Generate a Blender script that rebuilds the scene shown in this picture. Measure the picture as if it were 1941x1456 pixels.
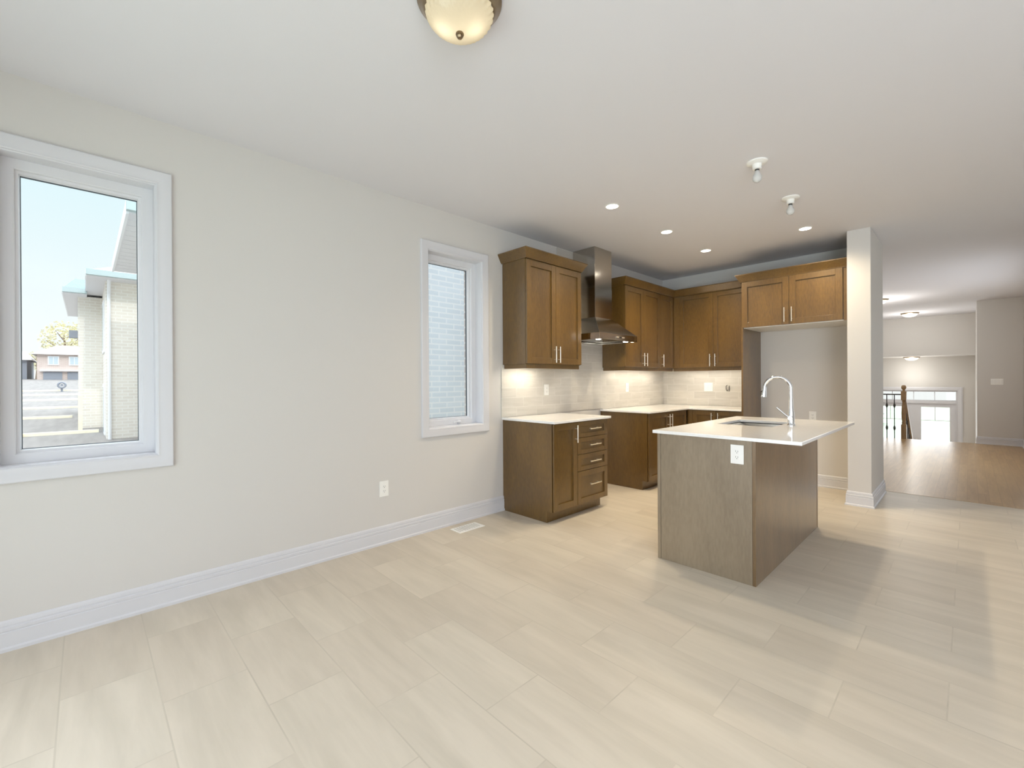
import bpy, bmesh, math, random
from mathutils import Vector, Matrix, noise
for o in list(bpy.data.objects): bpy.data.objects.remove(o)
SC = bpy.context.scene
COL = SC.collection
rnd = random.Random(7)

# ------------------------------------------------------------------ camera
W, HPX, FPX = 1941.0, 1456.0, 837.59
yaw, pit, rol = .8025, -.0018, -.0059
F = Vector((-math.sin(yaw)*math.cos(pit), math.cos(yaw)*math.cos(pit), math.sin(pit)))
R0 = Vector((math.cos(yaw), math.sin(yaw), 0)); U0 = R0.cross(F)
R = R0*math.cos(rol)+U0*math.sin(rol); U = -R0*math.sin(rol)+U0*math.cos(rol)
cam = bpy.data.cameras.new('camera'); co = bpy.data.objects.new('camera', cam); COL.objects.link(co)
cam.sensor_fit = 'HORIZONTAL'; cam.sensor_width = 36; cam.lens = 36*FPX/W
cam.shift_y = -(HPX/2-723.13)/W; cam.clip_start = .05; cam.clip_end = 500
m = Matrix((R, U, -F)).transposed().to_4x4(); m.translation = Vector((0, 0, 1.28)); co.matrix_world = m
SC.camera = co

# ------------------------------------------------------------------ exposure, world, sun, daylight
vs = SC.view_settings
vs.view_transform = 'Standard'; vs.look = 'None'; vs.gamma = 1; vs.use_curve_mapping = False; vs.exposure = 0.10
SC.cycles.max_bounces = 10; SC.cycles.diffuse_bounces = 6; SC.cycles.glossy_bounces = 5
SC.cycles.transmission_bounces = 8; SC.cycles.transparent_max_bounces = 12
SC.cycles.use_denoising = True
SC.cycles.caustics_reflective = False; SC.cycles.caustics_refractive = False
SC.cycles.sample_clamp_indirect = 6

wd = bpy.data.worlds.new('sky'); SC.world = wd; wd.use_nodes = True
nt = wd.node_tree; nt.nodes.clear()
wo = nt.nodes.new('ShaderNodeOutputWorld'); bg = nt.nodes.new('ShaderNodeBackground')
tc = nt.nodes.new('ShaderNodeTexCoord'); sx = nt.nodes.new('ShaderNodeSeparateXYZ'); cr = nt.nodes.new('ShaderNodeValToRGB')
nt.links.new(tc.outputs['Generated'], sx.inputs[0]); nt.links.new(sx.outputs['Z'], cr.inputs[0])
nt.links.new(cr.outputs[0], bg.inputs[0]); nt.links.new(bg.outputs[0], wo.inputs[0])
cr.color_ramp.elements[0].position = 0.0; cr.color_ramp.elements[0].color = (1, 1, .99, 1)
cr.color_ramp.elements[1].position = 1; cr.color_ramp.elements[1].color = (3.6, 3.9, 4.2, 1)
e = cr.color_ramp.elements.new(.10); e.color = (.93, .99, 1, 1)
e = cr.color_ramp.elements.new(.36); e.color = (.74, .94, 1, 1)
e = cr.color_ramp.elements.new(.62); e.color = (3.2, 3.4, 3.6, 1)
SKY = .95
bg.inputs[1].default_value = SKY

def lamp(name, kind, loc, energy, color=(1, 1, 1), rot=None, size=None, size_y=None, spot=None, blend=.5, spread=None, radius=None):
    l = bpy.data.lights.new(name, kind); l.energy = energy; l.color = color
    if size is not None:
        l.shape = 'RECTANGLE' if size_y else 'DISK'; l.size = size
        if size_y: l.size_y = size_y
    if spot: l.spot_size = spot; l.spot_blend = blend
    if spread: l.spread = spread
    if radius is not None: l.shadow_soft_size = radius
    o = bpy.data.objects.new(name, l); o.location = loc
    if rot: o.rotation_euler = rot
    COL.objects.link(o); return o
PI = math.pi
sun = lamp('sun', 'SUN', (20, 0, 20), .7, (1, .95, .86)); sun.data.angle = .02
sun.rotation_euler = Vector((1, .02, .84)).to_track_quat('Z', 'Y').to_euler()
# daylight through the patio door and the wide window of the rear wall, and through the front door of the foyer
DAY = (.795, .882, 1)
YR_ = -1.0
lamp('daylight_patio_door', 'AREA', (-1.4, YR_-.09, 1.08), 20, DAY, (PI/2, 0, 0), 2.3, 1.95)
lamp('daylight_rear_window', 'AREA', (2.15, YR_-.09, 1.25), 128, DAY, (PI/2, 0, 0), 2.2, 2.2)
lamp('hall_fill_lamp', 'AREA', (.69, 9.2, 1.45), 19, (.90, .95, 1), (0, -PI/2, PI), 1.5, 2.6)  # added fill to lift the dark hall, no such window known
lamp('daylight_front_door', 'AREA', (-1.05, 15.45, -.2), 33, (.93, .97, 1), (-PI/2, 0, 0), 1.5, 2.0)
WARM = (1, .83, .58)

# ------------------------------------------------------------------ materials
def newmat(name):
    ma = bpy.data.materials.new(name); ma.use_nodes = True
    n = ma.node_tree.nodes; b = n['Principled BSDF']; return ma, ma.node_tree, b
def srgb(r, g, b):
    f = lambda c: (c/255/12.92) if c/255 <= .04045 else ((c/255+.055)/1.055)**2.4
    return (f(r), f(g), f(b), 1)
def simple(name, col, rough=.5, metal=0, spec=.5, coat=0, coat_r=.1, emit=None, es=0, noise_amt=0, noise_scale=5, bump=0, bump_scale=200, stretch=None):
    ma, t, b = newmat(name)
    b.inputs['Base Color'].default_value = col; b.inputs['Roughness'].default_value = rough
    b.inputs['Metallic'].default_value = metal; b.inputs['Specular IOR Level'].default_value = spec
    b.inputs['Coat Weight'].default_value = coat; b.inputs['Coat Roughness'].default_value = coat_r
    if emit: b.inputs['Emission Color'].default_value = emit; b.inputs['Emission Strength'].default_value = es
    tcn = t.nodes.new('ShaderNodeTexCoord')
    mp = t.nodes.new('ShaderNodeMapping'); t.links.new(tcn.outputs['Object'], mp.inputs[0])
    if stretch: mp.inputs['Scale'].default_value = stretch
    if noise_amt:
        nz = t.nodes.new('ShaderNodeTexNoise'); nz.inputs['Scale'].default_value = noise_scale; nz.inputs['Detail'].default_value = 5
        t.links.new(mp.outputs[0], nz.inputs['Vector'])
        mx = t.nodes.new('ShaderNodeMix'); mx.data_type = 'RGBA'
        mx.inputs[6].default_value = tuple(max(0, c*(1-noise_amt)) for c in col[:3])+(1,)
        mx.inputs[7].default_value = tuple(min(1, c*(1+noise_amt)) for c in col[:3])+(1,)
        cr_ = t.nodes.new('ShaderNodeValToRGB'); cr_.color_ramp.elements[0].position = .3; cr_.color_ramp.elements[1].position = .7
        t.links.new(nz.outputs[0], cr_.inputs[0]); t.links.new(cr_.outputs[0], mx.inputs[0]); t.links.new(mx.outputs[2], b.inputs['Base Color'])
    if bump:
        n2 = t.nodes.new('ShaderNodeTexNoise'); n2.inputs['Scale'].default_value = bump_scale
        t.links.new(mp.outputs[0], n2.inputs['Vector'])
        bp = t.nodes.new('ShaderNodeBump'); bp.inputs['Strength'].default_value = bump; bp.inputs['Distance'].default_value = .002
        t.links.new(n2.outputs[0], bp.inputs['Height']); t.links.new(bp.outputs[0], b.inputs['Normal'])
    return ma
M = {}
M['wall'] = simple('wall_paint', srgb(214, 211, 207), .75, spec=.25, bump=.08, bump_scale=260)
M['ceiling'] = simple('ceiling_paint', srgb(223, 222, 226), .9, spec=.15, bump=.1, bump_scale=180)
M['trim'] = simple('white_trim_paint', srgb(216, 216, 220), .45, spec=.5)
M['vinyl'] = simple('white_vinyl', srgb(222, 222, 225), .4, spec=.5)
M['gasket'] = simple('dark_gasket', srgb(60, 72, 80), .5)
M['plate'] = simple('white_plastic', srgb(245, 244, 240), .3)
M['slot'] = simple('dark_slot', srgb(60, 58, 55), .6)
M['ivory'] = simple('ivory_gap', srgb(190, 186, 178), .5)
M['quartz'] = simple('white_quartz', srgb(246, 245, 243), .07, spec=.6, noise_amt=.02, noise_scale=60)
M['steel'] = simple('brushed_steel', srgb(200, 194, 184), .15, 1, noise_amt=.04, noise_scale=6, stretch=(1, 1, 60))
M['nickel'] = simple('brushed_nickel', srgb(250, 243, 228), .34, 1)
M['chrome'] = simple('chrome', srgb(240, 242, 245), .05, 1)
M['bronze'] = simple('brushed_bronze', srgb(150, 132, 108), .3, 1, noise_amt=.06, noise_scale=9, stretch=(1, 1, 12))
M['black'] = simple('black_iron', srgb(36, 32, 28), .45)
M['gapshade'] = simple('painted_gap_shade', srgb(28, 20, 14), .7)  # near-black colour painting the shade in the island's panel gap
M['white_bottom'] = simple('white_melamine', srgb(232, 230, 225), .5)
M['lamp_on'] = simple('lit_lens', (1, 1, 1, 1), .5, emit=(1, .95, .86, 1), es=9)
M['lamp_on_warm'] = simple('lit_bar', (1, 1, 1, 1), .5, emit=(1, .90, .74, 1), es=4)

def wood(name, col, dark, rough=.38, coat=.35, cr_=.28, scale=(2.2, 2.2, .5)):
    ma, t, b = newmat(name)
    tcn = t.nodes.new('ShaderNodeTexCoord'); mp = t.nodes.new('ShaderNodeMapping'); mp.inputs['Scale'].default_value = scale
    geo = t.nodes.new('ShaderNodeNewGeometry'); t.links.new(geo.outputs['Position'], mp.inputs[0])
    n1 = t.nodes.new('ShaderNodeTexNoise'); n1.inputs['Scale'].default_value = 2.2; n1.inputs['Detail'].default_value = 3
    n2 = t.nodes.new('ShaderNodeTexNoise'); n2.inputs['Scale'].default_value = 38; n2.inputs['Detail'].default_value = 6
    t.links.new(mp.outputs[0], n1.inputs['Vector']); t.links.new(mp.outputs[0], n2.inputs['Vector'])
    ad = t.nodes.new('ShaderNodeMath'); ad.operation = 'MULTIPLY_ADD'; ad.inputs[1].default_value = .45
    t.links.new(n2.outputs[0], ad.inputs[0]); 
    ml = t.nodes.new('ShaderNodeMath'); ml.operation = 'MULTIPLY'; ml.inputs[1].default_value = .55
    t.links.new(n1.outputs[0], ml.inputs[0]); t.links.new(ml.outputs[0], ad.inputs[2])
    r = t.nodes.new('ShaderNodeValToRGB'); r.color_ramp.elements[0].position = .35; r.color_ramp.elements[0].color = dark
    r.color_ramp.elements[1].position = .65; r.color_ramp.elements[1].color = col
    t.links.new(ad.outputs[0], r.inputs[0]); t.links.new(r.outputs[0], b.inputs['Base Color'])
    b.inputs['Roughness'].default_value = rough; b.inputs['Coat Weight'].default_value = coat; b.inputs['Coat Roughness'].default_value = cr_
    return ma
M['cab'] = wood('stained_maple', srgb(112, 82, 30), srgb(86, 61, 19), .42, 1.0, .24)
M['isl_side'] = wood('brown_stained_panel', srgb(126, 98, 60), srgb(104, 79, 46), .42, 1.0, .24)
M['isl'] = wood('maple_painted_glare', srgb(146, 130, 107), srgb(126, 110, 88), .42, 1.0, .36)  # same brown maple, greyed: daylight glare on the end panel put into the colour
M['newel'] = wood('oak_newel', srgb(158, 128, 88), srgb(120, 92, 58), .4, .2)

def brickmat(name, c1, c2, mortar, bw, rh, ms, plane='yz', off=.5, loc=(0, 0, 0), rough=.35, spec=.5, streak=None, streak_cols=None, bump=.3, bias=0, coat=0, smooth=.1):
    """running-bond surface laid out in metres on a world plane"""
    ma, t, b = newmat(name)
    geo = t.nodes.new('ShaderNodeNewGeometry'); sp = t.nodes.new('ShaderNodeSeparateXYZ'); cb = t.nodes.new('ShaderNodeCombineXYZ')
    t.links.new(geo.outputs['Position'], sp.inputs[0])
    ia, ib = plane
    t.links.new(sp.outputs[ia.upper()], cb.inputs[0]); t.links.new(sp.outputs[ib.upper()], cb.inputs[1])
    mp = t.nodes.new('ShaderNodeMapping'); mp.inputs['Location'].default_value = loc; t.links.new(cb.outputs[0], mp.inputs[0])
    br = t.nodes.new('ShaderNodeTexBrick'); t.links.new(mp.outputs[0], br.inputs['Vector'])
    br.inputs['Scale'].default_value = 1; br.inputs['Brick Width'].default_value = bw; br.inputs['Row Height'].default_value = rh
    br.inputs['Mortar Size'].default_value = ms; br.inputs['Mortar Smooth'].default_value = smooth; br.inputs['Bias'].default_value = bias
    br.offset = off; br.offset_frequency = 2; br.squash = 1
    br.inputs['Color1'].default_value = c1; br.inputs['Color2'].default_value = c2; br.inputs['Mortar'].default_value = mortar
    out = br.outputs[0]
    if streak:
        m2 = t.nodes.new('ShaderNodeMapping'); m2.inputs['Scale'].default_value = streak; t.links.new(cb.outputs[0], m2.inputs[0])
        # shift the veins from tile to tile
        br2 = t.nodes.new('ShaderNodeTexBrick'); t.links.new(mp.outputs[0], br2.inputs['Vector'])
        for k in ('Scale', 'Brick Width', 'Row Height', 'Mortar Size', 'Mortar Smooth'): br2.inputs[k].default_value = br.inputs[k].default_value
        br2.offset = off; br2.inputs['Color1'].default_value = (0, 0, 0, 1); br2.inputs['Color2'].default_value = (1, 1, 1, 1); br2.inputs['Mortar'].default_value = (.5, .5, .5, 1)
        vm = t.nodes.new('ShaderNodeVectorMath'); vm.operation = 'MULTIPLY_ADD'; vm.inputs[1].default_value = (7, 9, 5)
        t.links.new(br2.outputs[0], vm.inputs[0]); t.links.new(m2.outputs[0], vm.inputs[2])
        nz = t.nodes.new('ShaderNodeTexNoise'); nz.inputs['Scale'].default_value = 1; nz.inputs['Detail'].default_value = 5; nz.inputs['Roughness'].default_value = .6
        nz.inputs['Distortion'].default_value = .3
        t.links.new(vm.outputs[0], nz.inputs['Vector'])
        rp = t.nodes.new('ShaderNodeValToRGB'); rp.color_ramp.elements[0].position = .34; rp.color_ramp.elements[1].position = .66
        rp.color_ramp.elements[0].color = streak_cols[0]; rp.color_ramp.elements[1].color = streak_cols[1]
        t.links.new(nz.outputs[0], rp.inputs[0])
        mx = t.nodes.new('ShaderNodeMix'); mx.data_type = 'RGBA'; mx.blend_type = 'MULTIPLY'; mx.inputs[0].default_value = 1
        t.links.new(br.outputs[0], mx.inputs[6]); t.links.new(rp.outputs[0], mx.inputs[7]); out = mx.outputs[2]
    t.links.new(out, b.inputs['Base Color'])
    b.inputs['Roughness'].default_value = rough; b.inputs['Specular IOR Level'].default_value = spec; b.inputs['Coat Weight'].default_value = coat
    if bump:
        bp = t.nodes.new('ShaderNodeBump'); bp.inputs['Strength'].default_value = bump; bp.inputs['Distance'].default_value = .002; bp.invert = True
        t.links.new(br.outputs['Fac'], bp.inputs['Height']); t.links.new(bp.outputs[0], b.inputs['Normal'])
    return ma
# floor tiles .61 x .30, long side across the room, half offset
M['floor'] = brickmat('floor_tile', srgb(216, 206, 190), srgb(211, 200, 184), srgb(204, 194, 178), .6226, .2985, .0028, 'xy', .5,
                      loc=(.062+.3113+.6226*10, .082+.2985*20, 0), rough=.4, spec=.4, streak=(1.3, 9, 1), streak_cols=((.87, .87, .855, 1), (1.0, 1.0, .995, 1)), bump=.3)
M['splash_y'] = brickmat('backsplash_tile_left', srgb(214, 210, 202), srgb(204, 200, 193), srgb(222, 219, 213), .30, .0975, .0025, 'yz', .33,
                         loc=(.04, .06, 0), rough=.22, streak=(3, 22, 1), streak_cols=((.88, .88, .87, 1), (1, 1, 1, 1)), bump=.2)
M['splash_x'] = brickmat('backsplash_tile_back', srgb(214, 210, 202), srgb(204, 200, 193), srgb(222, 219, 213), .30, .0975, .0025, 'xz', .33,
                         loc=(.04, .06, 0), rough=.22, streak=(3, 22, 1), streak_cols=((.88, .88, .87, 1), (1, 1, 1, 1)), bump=.2)
M['oak'] = brickmat('oak_strip_floor', srgb(198, 166, 120), srgb(182, 149, 105), srgb(150, 118, 80), 1.1, .083, .001, 'yx', .37,
                    loc=(5, 5, 0), rough=.3, spec=.5, streak=(2, 24, 1), streak_cols=((.82, .8, .77, 1), (1, 1, 1, 1)), bump=.05)
M['brick_grey'] = brickmat('pale_grey_brick', srgb(228, 238, 245), srgb(220, 231, 239), srgb(240, 246, 250), .257, .075, .010, 'yz', .5, rough=.9, spec=.1, bump=.3)
M['brick_pale'] = brickmat('rosy_grey_brick', srgb(214, 204, 200), srgb(200, 188, 184), srgb(226, 222, 218), .257, .075, .010, 'yz', .5, rough=.9, spec=.1, bump=.2)
M['brick_beige'] = brickmat('pale_beige_brick', srgb(234, 229, 220), srgb(226, 220, 211), srgb(240, 237, 231), .257, .09, .012, 'yz', .5, rough=.9, spec=.1, bump=.2)
M['brick_red'] = brickmat('brown_brick', srgb(208, 190, 182), srgb(200, 180, 172), srgb(214, 204, 198), .257, .09, .012, 'yz', .5, rough=.9, spec=.1, bump=.2)
M['siding'] = simple('white_soffit', srgb(226, 226, 230), .6)
M['fascia'] = simple('white_fascia', srgb(238, 240, 244), .5)
M['gutter'] = simple('pale_green_gutter', srgb(180, 196, 198), .5)
M['shingle'] = simple('grey_shingle', srgb(196, 192, 188), .9, noise_amt=.12, noise_scale=30)
M['shingle_blue'] = simple('blue_grey_shingle', srgb(150, 178, 196), .9, noise_amt=.12, noise_scale=30)
M['garage'] = simple('dark_garage', srgb(140, 145, 156), .6)
M['house_glass'] = simple('house_glass', srgb(190, 205, 215), .1, spec=.8)
M['ground'] = simple('gravel_ground', srgb(140, 136, 133), .95, noise_amt=.12, noise_scale=2.5, stretch=(.35, 2, 1))
M['lawn'] = simple('pale_lawn', srgb(190, 205, 180), .95, noise_amt=.08, noise_scale=3)
M['kerb'] = simple('pale_timber', srgb(246, 238, 214), .8, noise_amt=.05, noise_scale=6)
M['leaf'] = simple('yellow_leaf', srgb(226, 220, 180), .8, noise_amt=.15, noise_scale=3)
M['bark'] = simple('bark', srgb(140, 122, 104), .9, noise_amt=.1, noise_scale=8)

def glassmat(name, tint, refl=.06):
    ma = bpy.data.materials.new(name); ma.use_nodes = True; t = ma.node_tree; t.nodes.clear()
    o = t.nodes.new('ShaderNodeOutputMaterial'); tr = t.nodes.new('ShaderNodeBsdfTransparent'); gl = t.nodes.new('ShaderNodeBsdfGlossy'); mx = t.nodes.new('ShaderNodeMixShader')
    tr.inputs[0].default_value = tint; gl.inputs['Roughness'].default_value = .01
    fr = t.nodes.new('ShaderNodeFresnel'); fr.inputs[0].default_value = 1.35
    t.links.new(fr.outputs[0], mx.inputs[0])
    t.links.new(tr.outputs[0], mx.inputs[1]); t.links.new(gl.outputs[0], mx.inputs[2]); t.links.new(mx.outputs[0], o.inputs[0])
    return ma
M['glass'] = glassmat('window_glass', (.97, .99, .985, 1))
M['bulb'] = glassmat('clear_bulb_glass', (.95, .95, .94, 1))
_t = M['bulb'].node_tree; _m = [n for n in _t.nodes if n.type == 'MIX_SHADER'][0]; _o = [n for n in _t.nodes if n.type == 'OUTPUT_MATERIAL'][0]
_d = _t.nodes.new('ShaderNodeBsdfDiffuse'); _d.inputs[0].default_value = (.85, .85, .84, 1); _m2 = _t.nodes.new('ShaderNodeMixShader'); _m2.inputs[0].default_value = .6
_t.links.new(_m.outputs[0], _m2.inputs[1]); _t.links.new(_d.outputs[0], _m2.inputs[2]); _t.links.new(_m2.outputs[0], _o.inputs[0])

def frosted(name, col, es, ribs=False):
    ma, t, b = newmat(name)
    b.inputs['Base Color'].default_value = col; b.inputs['Roughness'].default_value = .3
    b.inputs['Emission Color'].default_value = (1, .93, .78, 1); b.inputs['Emission Strength'].default_value = es
    b.inputs['Transmission Weight'].default_value = .0
    return ma
M['bowl'] = bpy.data.materials.new('alabaster_bowl'); M['bowl'].use_nodes = True; _t = M['bowl'].node_tree; _t.nodes.clear()
_o = _t.nodes.new('ShaderNodeOutputMaterial'); _a = _t.nodes.new('ShaderNodeBsdfTranslucent'); _b = _t.nodes.new('ShaderNodeBsdfDiffuse'); _g = _t.nodes.new('ShaderNodeBsdfGlossy')
_a.inputs[0].default_value = srgb(238, 230, 208); _b.inputs[0].default_value = srgb(214, 202, 176); _g.inputs['Roughness'].default_value = .15
_x = _t.nodes.new('ShaderNodeMixShader'); _x.inputs[0].default_value = .5; _y = _t.nodes.new('ShaderNodeMixShader'); _y.inputs[0].default_value = .06
_t.links.new(_a.outputs[0], _x.inputs[1]); _t.links.new(_b.outputs[0], _x.inputs[2]); _t.links.new(_x.outputs[0], _y.inputs[1]); _t.links.new(_g.outputs[0], _y.inputs[2]); _t.links.new(_y.outputs[0], _o.inputs[0])
M['bowl_far'] = frosted('lit_bowl', srgb(240, 235, 222), .75)

# ------------------------------------------------------------------ mesh helpers
WL = {}
def wloc(o): return WL.get(o.name, Vector((0, 0, 0))) if o else Vector((0, 0, 0))
class MB:
    def __init__(s): s.v = []; s.f = []
    def add(s, vs_, fs):
        k = len(s.v); s.v += [Vector(p) for p in vs_]; s.f += [tuple(i+k for i in f) for f in fs]; return s
    def box(s, x0, x1, y0, y1, z0, z1):
        return s.add([(x0, y0, z0), (x1, y0, z0), (x1, y1, z0), (x0, y1, z0), (x0, y0, z1), (x1, y0, z1), (x1, y1, z1), (x0, y1, z1)],
                     [(0, 3, 2, 1), (4, 5, 6, 7), (0, 1, 5, 4), (1, 2, 6, 5), (2, 3, 7, 6), (3, 0, 4, 7)])
    def hexa(s, pts):
        return s.add(pts, [(0, 3, 2, 1), (4, 5, 6, 7), (0, 1, 5, 4), (1, 2, 6, 5), (2, 3, 7, 6), (3, 0, 4, 7)])
    def lathe(s, c, prof, n=24, axis='z', cap=True):
        c = Vector(c); k = len(s.v)
        for r, h in prof:
            for i in range(n):
                a = 2*PI*i/n; p = (r*math.cos(a), r*math.sin(a), h)
                if axis == 'x': p = (h, r*math.cos(a), r*math.sin(a))
                if axis == 'y': p = (r*math.sin(a), h, r*math.cos(a))
                s.v.append(c+Vector(p))
        for j in range(len(prof)-1):
            for i in range(n):
                s.f.append((k+j*n+i, k+j*n+(i+1) % n, k+(j+1)*n+(i+1) % n, k+(j+1)*n+i))
        if cap:
            if prof[0][0] > 1e-5: s.f.append(tuple(k+i for i in reversed(range(n))))
            if prof[-1][0] > 1e-5: s.f.append(tuple(k+(len(prof)-1)*n+i for i in range(n)))
        return s
    def tube(s, pts, rad, n=12, cap=True):
        pts = [Vector(p) for p in pts]; k = len(s.v)
        if not hasattr(rad, '__len__'): rad = [rad]*len(pts)
        d0 = (pts[1]-pts[0]).normalized(); ref = Vector((0, 0, 1)) if abs(d0.z) < .9 else Vector((0, 1, 0))
        a = d0.cross(ref).normalized()
        for i, p in enumerate(pts):
            d = ((pts[min(i+1, len(pts)-1)]-pts[max(i-1, 0)])).normalized()
            a = (a-d*a.dot(d)).normalized(); b = d.cross(a)
            for q in range(n):
                t = 2*PI*q/n; s.v.append(p+(a*math.cos(t)+b*math.sin(t))*rad[i])
        for j in range(len(pts)-1):
            for i in range(n): s.f.append((k+j*n+i, k+j*n+(i+1) % n, k+(j+1)*n+(i+1) % n, k+(j+1)*n+i))
        if cap: s.f.append(tuple(k+i for i in reversed(range(n)))); s.f.append(tuple(k+(len(pts)-1)*n+i for i in range(n)))
        return s
    def sweep(s, path, prof, mapf, closed=False):
        """path in 2-D, prof = closed loop of (offset to the left of travel, height)"""
        P = [Vector(p) for p in path]; n = len(P); m_ = len(prof); k = len(s.v)
        for i in range(n):
            a = P[i]-P[i-1] if (i > 0 or closed) else P[1]-P[0]
            b = P[(i+1) % n]-P[i] if (i < n-1 or closed) else a
            a = a.normalized(); b = b.normalized()
            na = Vector((-a.y, a.x)); nb = Vector((-b.y, b.x)); mt = na+nb
            mt = mt/(mt.dot(na)) if mt.length > 1e-6 else na
            for d, h in prof:
                q = P[i]+mt*d; s.v.append(Vector(mapf(q.x, q.y, h)))
        seg = n if closed else n-1
        for i in range(seg):
            for j in range(m_):
                s.f.append((k+i*m_+j, k+((i+1) % n)*m_+j, k+((i+1) % n)*m_+(j+1) % m_, k+i*m_+(j+1) % m_))
        if not closed: s.f.append(tuple(k+j for j in range(m_))); s.f.append(tuple(k+(n-1)*m_+j for j in reversed(range(m_))))
        return s
    def build(s, name, mat, parent=None, bevel=0, smooth=False, loc=None, seg=2, mats=None, label=None):
        base = Vector(loc) if loc is not None else wloc(parent)
        me = bpy.data.meshes.new(name); me.from_pydata([tuple(v-base) for v in s.v], [], s.f)
        bm = bmesh.new(); bm.from_mesh(me); bmesh.ops.recalc_face_normals(bm, faces=bm.faces); bm.to_mesh(me); bm.free()
        me.materials.append(mat if not isinstance(mat, str) else M[mat])
        o = bpy.data.objects.new(name, me); COL.objects.link(o)
        WL[o.name] = base
        if parent: o.parent = parent; o.location = base-wloc(parent)
        else: o.location = base
        if bevel:
            bv = o.modifiers.new('bevel', 'BEVEL'); bv.width = bevel; bv.segments = seg; bv.limit_method = 'ANGLE'; bv.angle_limit = math.radians(40); bv.harden_normals = False
        if smooth:
            me.polygons.foreach_set('use_smooth', [True]*len(me.polygons))
            me.set_sharp_from_angle(angle=math.radians(38))
        if label: o['label'] = label
        return o
def tag(o, label, cat, group=None):
    o['label'] = label; o['category'] = cat
    if group: o['group'] = group
    return o
def thing(name, loc, label, cat, group=None):
    o = bpy.data.objects.new(name, None); o.empty_display_size = .1; COL.objects.link(o); o.location = loc; WL[o.name] = Vector(loc)
    return tag(o, label, cat, group)
def struct(o, kind='structure'): o['kind'] = kind; return o
def sempty(name, loc):
    o = bpy.data.objects.new(name, None); COL.objects.link(o); o.location = loc; WL[o.name] = Vector(loc); o['kind'] = 'structure'; return o
def dup(root, delta, label=None):
    def cp(o, par):
        c = o.copy(); COL.objects.link(c); WL[c.name] = wloc(o)+delta
        if par: c.parent = par
        for ch in list(o.children): cp(ch, c)
        return c
    r = cp(root, None); r.location = Vector(root.location)+delta
    if label: r['label'] = label
    return r

# ------------------------------------------------------------------ dimensions
LW, BW, CZ = -3.214, 6.28, 2.777     # left wall plane, kitchen back wall plane, ceiling height
XR, YR = 3.4, -1.0                   # far right wall, rear wall behind the camera
TH = .20
WIN = [(-.005, 0), (2.411, 1)]
WH = .300; WZ0, WZ1 = .873, 2.408    # window openings

# ------------------------------------------------------------------ floors and ceiling
struct(MB().box(LW-.02, XR, YR, 6.55, -.2, 0).build('floor', 'floor'))
struct(MB().box(-2.6, .72, 6.55, 12.5, -.2, .002).build('floor_hall', 'oak'))
c = MB(); c.box(LW-TH, XR+.2, YR-.2, 6.6, CZ, CZ+.25)
c.box(-2.8, XR+.2, 6.6, 14.67, CZ, CZ+.25)
struct(c.build('ceiling', 'ceiling'))

# ------------------------------------------------------------------ walls
def wall_with_holes(name, mat, fixed_axis, f0, f1, a0, a1, z0, z1, holes):
    """a wall slab with rectangular openings; holes = (a0, a1, z0, z1) along the wall"""
    b = MB(); cuts = sorted(holes); cur = a0
    def bx(p, q, r_, s_):
        if q-p < 1e-4 or s_-r_ < 1e-4: return
        if fixed_axis == 'x': b.box(f0, f1, p, q, r_, s_)
        else: b.box(p, q, f0, f1, r_, s_)
    for h0, h1, hz0, hz1 in cuts:
        bx(cur, h0, z0, z1); bx(h0, h1, z0, hz0); bx(h0, h1, hz1, z1); cur = h1
    bx(cur, a1, z0, z1)
    bm_ = b.build(name, mat); return struct(bm_)
holes = [(yc-WH, yc+WH, WZ0, WZ1) for yc, _ in WIN]
wall_with_holes('wall_left', 'wall', 'x', LW-.159, LW, YR, 6.45, 0, CZ, holes)
wall_with_holes('wall_left_outer', 'brick_pale', 'x', LW-TH, LW-.160, YR-.1, 7, -1.2, CZ+.25, [(yc-.245, yc+.245, WZ0+.035, WZ1-.05) for yc, _ in WIN])
struct(MB().box(LW-TH, XR+.2, YR-.2, 17, CZ+.25, 5.6).build('wall_storey_sun_block', 'brick_pale'))  # unseen storey block, sized to keep the sun off the close brick wall
struct(MB().box(LW, -.80, BW, BW+.17, 0, CZ-.001).build('wall_back', 'wall'))
struct(MB().box(-.862, -.672, 5.575, BW+.17, 0, CZ).build('wall_alcove', 'wall', bevel=.004))
wall_with_holes('wall_rear', 'wall', 'y', YR-.2, YR, LW, XR, 0, CZ, [(-2.6, -.2, .02, 2.1), (1.0, 3.3, .12, 2.4)])
struct(MB().box(XR, XR+.2, YR, 6.6, 0, CZ).build('wall_right', 'wall'))
struct(MB().box(.70, XR, 6.6, 6.75, 0, CZ).build('wall_great_room', 'wall'))
wall_with_holes('wall_hall_right', 'wall', 'x', .70, .85, 6.75, 12.6, 0, CZ, [(7.9, 10.5, .7, 2.2)])
w4 = sempty('window_4', (.7, 7.9, .7)); MB().sweep([(7.9, .7), (10.5, .7), (10.5, 2.2), (7.9, 2.2)], [(0, .78), (.05, .78), (.05, .84), (0, .84)], lambda a, b, h: (h, a, b), True).build('frame', 'vinyl', w4)  # made-up out-of-view window around the hall fill
struct(MB().box(.105, .70, 12.47, 12.6, 0, CZ).build('wall_hall_end', 'wall', bevel=.003))
struct(MB().box(-2.75, -2.6, 6.45, 15.65, -1.4, CZ).build('wall_hall_left', 'wall'))
struct(MB().box(.105, .25, 12.6, 15.8, -1.4, CZ).build('wall_foyer_right', 'wall'))
struct(MB().box(-2.6, .105, 14.67, 15.65, 1.825, CZ).build('wall_header', 'wall'))
struct(MB().box(-2.6, .105, 12.46, 12.5, -1.4, -.2).build('wall_foyer_back', 'wall'))
FZ = -1.40
struct(MB().box(-2.6, .105, 12.5, 15.9, FZ-.1, FZ).build('floor_foyer', 'floor'))
FY = 15.65
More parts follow.
